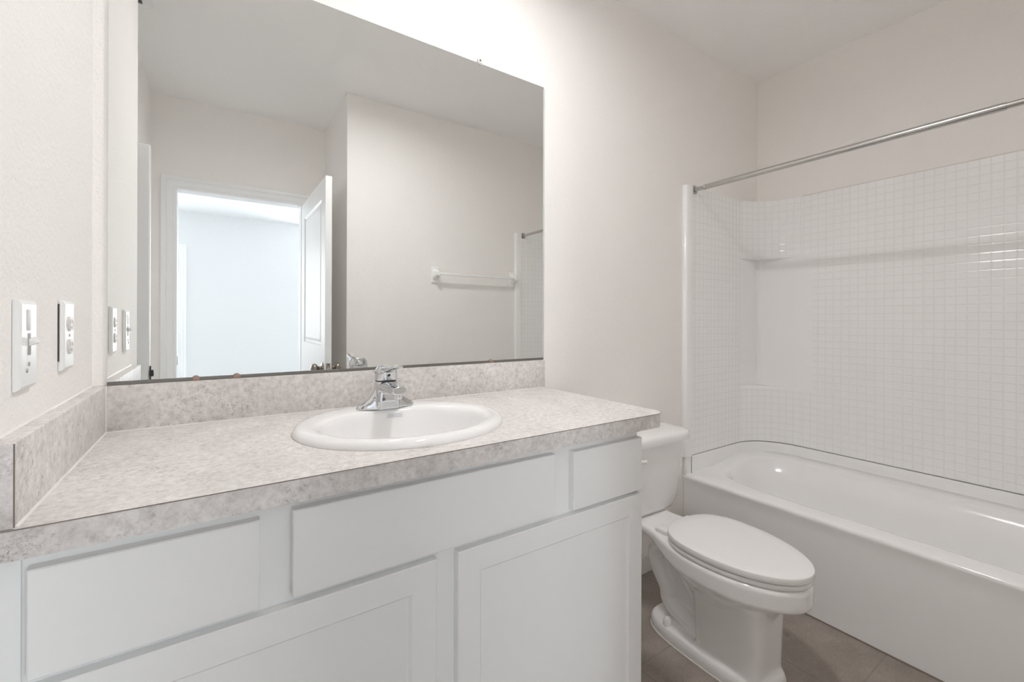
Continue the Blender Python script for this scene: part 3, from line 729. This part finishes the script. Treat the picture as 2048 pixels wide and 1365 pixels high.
# bowl: rim running back into the tank deck, undercut bowl, column, foot and trapway
WF = spline([(-0.040, 0.108), (-0.10, 0.106), (-0.20, 0.101), (-0.27, 0.108), (-0.335, 0.132), (-0.42, 0.159), (-0.51, 0.171), (-0.61, 0.161), (-0.69, 0.132), (-0.742, 0.093), (-0.771, 0.055), (-0.7835, 0.026), (-0.7865, 0.009)], 5)
def rim_ring(off, dz):
    """outline of rim and deck moved inward by off, dz(y) -> height"""
    half = []
    for i, (y, w) in enumerate(WF):
        y0, w0 = WF[max(i - 1, 0)]; y1, w1 = WF[min(i + 1, len(WF) - 1)]
        t = Vector((w1 - w0, y1 - y0)).normalized(); n = Vector((t.y, -t.x))      # points inward
        half.append((max(w + n.x * off, 0.004), y + n.y * off))
    half[0] = (half[0][0], WF[0][0] - off)
    out = [Vector((x, y, dz(y))) for x, y in half] + [Vector((-x, y, dz(y))) for x, y in reversed(half)]
    return out
zb = lambda y: 0.350 - 0.036 * ss(-0.24, -0.44, y)
bm = loft([rim_ring(0.012, lambda y: zb(y)), rim_ring(0.004, lambda y: zb(y) + 0.004), rim_ring(0.0, lambda y: zb(y) + 0.014), rim_ring(0.0, lambda y: 0.374), rim_ring(0.003, lambda y: 0.382), rim_ring(0.010, lambda y: 0.386)])
join(bm, loft([egg(-0.455, -0.665, 0.080, 0.20), egg(-0.415, -0.690, 0.108, 0.255), egg(-0.345, -0.722, 0.135, 0.290), egg(-0.30, -0.765, 0.157, 0.325), egg(-0.29, -0.776, 0.158, 0.37)]))
join(bm, loft([rrect(0.088, -0.676, -0.44, 0.02, 7), rrect(0.086, -0.674, -0.442, 0.06, 7), rrect(0.088, -0.676, -0.442, 0.15, 7), rrect(0.096, -0.680, -0.435, 0.235, 6), rrect(0.103, -0.684, -0.43, 0.275, 5)]))
join(bm, loft([rrect(0.107, -0.700, -0.230, 0.0, 3.2), rrect(0.109, -0.702, -0.228, 0.012, 3.2), rrect(0.109, -0.702, -0.228, 0.028, 3.2), rrect(0.105, -0.697, -0.233, 0.042, 3.2), rrect(0.096, -0.688, -0.243, 0.049, 3.2)]))
tw = spline([(0, -0.47, 0.185), (0, -0.41, 0.238), (0, -0.34, 0.283), (0, -0.268, 0.292), (0, -0.232, 0.255), (0, -0.252, 0.200), (0, -0.288, 0.150), (0, -0.298, 0.110), (0, -0.335, 0.082), (0, -0.39, 0.066), (0, -0.44, 0.050)], 6)
join(bm, tube(tw, [0.039 + 0.002 * ss(0.45, 0.85, i / (len(tw) - 1)) for i in range(len(tw))], 24, 1.42))
tw2 = spline([(0, -0.475, 0.105), (0, -0.42, 0.150), (0, -0.37, 0.205), (0, -0.325, 0.27)], 6)
join(bm, tube(tw2, 0.016, 16, 2.3))
join(bm, box(-0.016, 0.016, -0.46, -0.27, 0.03, 0.29))
b2 = remesh(bm, 0.004, 5)
bw = toilet_obj('bowl', b2, M['porc'], 0)
for p in bw.data.polygons: p.use_smooth = True
def slab_egg(yb, yf, w, z0, z1, rr_, dome=0.0):
    r = [egg(yb - rr_, yf + rr_, w - rr_, z0), egg(yb - rr_ * .3, yf + rr_ * .3, w - rr_ * .3, z0 + rr_ * .3), egg(yb, yf, w, z0 + rr_), egg(yb, yf, w, z1 - rr_), egg(yb - rr_ * .3, yf + rr_ * .3, w - rr_ * .3, z1 - rr_ * .3), egg(yb - rr_, yf + rr_, w - rr_, z1)]
    for q in (0.8, 0.5, 0.2): r.append([Vector((p.x * q, (yb + yf) / 2 + (p.y - (yb + yf) / 2) * q, z1 + dome * (1 - q * q))) for p in r[5]])
    return loft(r)
toilet_obj('seat', slab_egg(-0.332, -0.785, 0.1675, 0.3875, 0.4030, 0.0035), M['seat'])
toilet_obj('lid', slab_egg(-0.332, -0.789, 0.1700, 0.4062, 0.4285, 0.0035, 0.004), M['seat'])
for sx in (-0.075, 0.075):
    toilet_obj('hinge', box(sx - 0.024, sx + 0.024, -0.342, -0.288, 0.3795, 0.402, 0.006, 3), M['seat'])
for sx in (-0.098, 0.098):
    toilet_obj('bolt_cap', lathe([(0.0165, 0.0), (0.0155, 0.010), (0.0135, 0.022), (0.008, 0.029), (0, 0.031)], (sx * 0.83, -0.335, 0.046), 'Z', 24), M['seat'])
tk = [(0.150, -0.045, -0.175, 0.3835, 4), (0.168, -0.033, -0.190, 0.392, 4), (0.180, -0.027, -0.199, 0.41, 4), (0.192, -0.023, -0.206, 0.46, 4.2), (0.207, -0.020, -0.214, 0.56, 4.4), (0.217, -0.018, -0.219, 0.655, 4.6), (0.219, -0.018, -0.220, 0.681, 4.6)]
ta = toilet_obj('tank', loft([rrect(hx, y1, y0, z, e) for hx, y0, y1, z, e in tk]), M['porc'])
ld = [(0.220, -0.016, -0.224, 0.6815, 4.6), (0.232, -0.012, -0.236, 0.6825, 4.6), (0.2345, -0.011, -0.2385, 0.688, 4.6), (0.2345, -0.011, -0.2385, 0.708, 4.6), (0.229, -0.014, -0.233, 0.719, 4.4), (0.215, -0.024, -0.219, 0.725, 4.0), (0.17, -0.05, -0.185, 0.728, 3.4), (0.06, -0.09, -0.14, 0.7295, 3)]
toilet_obj('tank_lid', loft([rrect(hx, y1, y0, z, e) for hx, y0, y1, z, e in ld]), M['porc'])
bm = lathe([(0.013, 0), (0.013, 0.008), (0.006, 0.011), (0.006, 0.016)], (-0.165, -0.2165, 0.640), '-Y', 20)
join(bm, tube(spline([(-0.165, -0.2345, 0.640), (-0.13, -0.2375, 0.639), (-0.092, -0.239, 0.635)], 4), [0.007] * 8 + [0.0085], 12))
lvo = toilet_obj('flush_lever', bm, M['seat'])
toilet_obj('caulk_line', tube([p + Vector((0, 0, 0.0015)) for p in rrect(0.1085, -0.7017, -0.2285, 0.0, 3.2)] + [rrect(0.1085, -0.7017, -0.2285, 0.0, 3.2)[0] + Vector((0, 0, 0.0015))], 0.003, 6), M['caulk'])

# ------------------------------------------------------------------ towel bar on the opposite wall
tbar = thing('towel_bar', (1.86, YO, 1.51), 'white ceramic towel bar on the wall opposite the vanity, seen in the mirror', 'towel bar')
def bracket(x):
    b = box(x - 0.029, x + 0.029, YO + 0.0008, YO + 0.012, 1.4555, 1.5735, 0.005, 3)
    prof = [(0.010, 0.036, 0.030), (0.030, 0.030, 0.026), (0.048, 0.023, 0.021), (0.066, 0.019, 0.018), (0.072, 0.014, 0.014)]
    rr = []
    for d, hz, hx in prof:
        rr.append([Vector((x + hx * c * q * .8, YO + d, 1.5185 + (d - 0.05) * 0.02 + hz * s * q)) for c, s, q in [(math.cos(a), math.sin(a), (abs(math.cos(a)) ** 3.5 + abs(math.sin(a)) ** 3.5) ** (-1 / 3.5)) for a in [2 * PI * k / 28 for k in range(28)]]])
    loft(rr, True, True, True, b); return b
for x in (1.532, 2.196): obj('bracket', bracket(x), M['ceramic'], tbar)
obj('bar', box(1.545, 2.183, YO + 0.049, YO + 0.065, 1.511, 1.527, 0.002), M['ceramic'], tbar)

# ------------------------------------------------------------------ ceiling vent seen at the mirror's upper left corner
cv = thing('ceiling_vent', (-0.056, -1.12, H - 0.006), 'white ceiling air vent with dark slots at the upper left corner of the mirror', 'air vent')
bm = box(-0.107, -0.008, -1.262, -1.240, H - 0.008, H - 0.0005, 0.002); box(-0.107, -0.008, -0.99, -0.968, H - 0.008, H - 0.0005, 0.002, bm=bm)
box(-0.107, -0.094, -1.240, -0.99, H - 0.008, H - 0.0005, 0.002, bm=bm); box(-0.042, -0.008, -1.240, -0.99, H - 0.008, H - 0.0005, 0.002, bm=bm)
obj('frame', bm, M['trim'], cv)
bm = box(-0.094, -0.042, -1.240, -0.99, H - 0.002, H - 0.0006); obj('opening', bm, M['dark'], cv, 0)
bm = bmesh.new()
for k in range(11): box(-0.094, -0.042, -1.235 + k * 0.0225, -1.2335 + k * 0.0225, H - 0.0068, H - 0.0022, bm=bm)
obj('louver', bm, M['slot'], cv, 0)

# ------------------------------------------------------------------ recessed ceiling lamp that lights the room
lamp = thing('ceiling_lamp', (LXc, LYc, H), 'round recessed ceiling downlight over the middle of the bathroom', 'ceiling lamp')
obj('trim_ring', lathe([(0.079, 0.0), (0.081, -0.004), (0.095, -0.003), (0.097, -0.0005), (0.086, -0.0004), (0.0845, 0.02), (0.0815, 0.02), (0.079, 0.0)], (LXc, LYc, H), 'Z', 48), M['plastic'], lamp)
obj('can', lathe([(0.0845, 0.021), (0.0845, 0.075), (0.0, 0.075), (0.0, 0.073), (0.0825, 0.073), (0.0825, 0.021), (0.0845, 0.021)], (LXc, LYc, H), 'Z', 48), M['trim'], lamp)
obj('lens', lathe([(0.0785, 0.014), (0.0785, 0.010), (0.0, 0.008)], (LXc, LYc, H), 'Z', 48), M['lamp'], lamp)
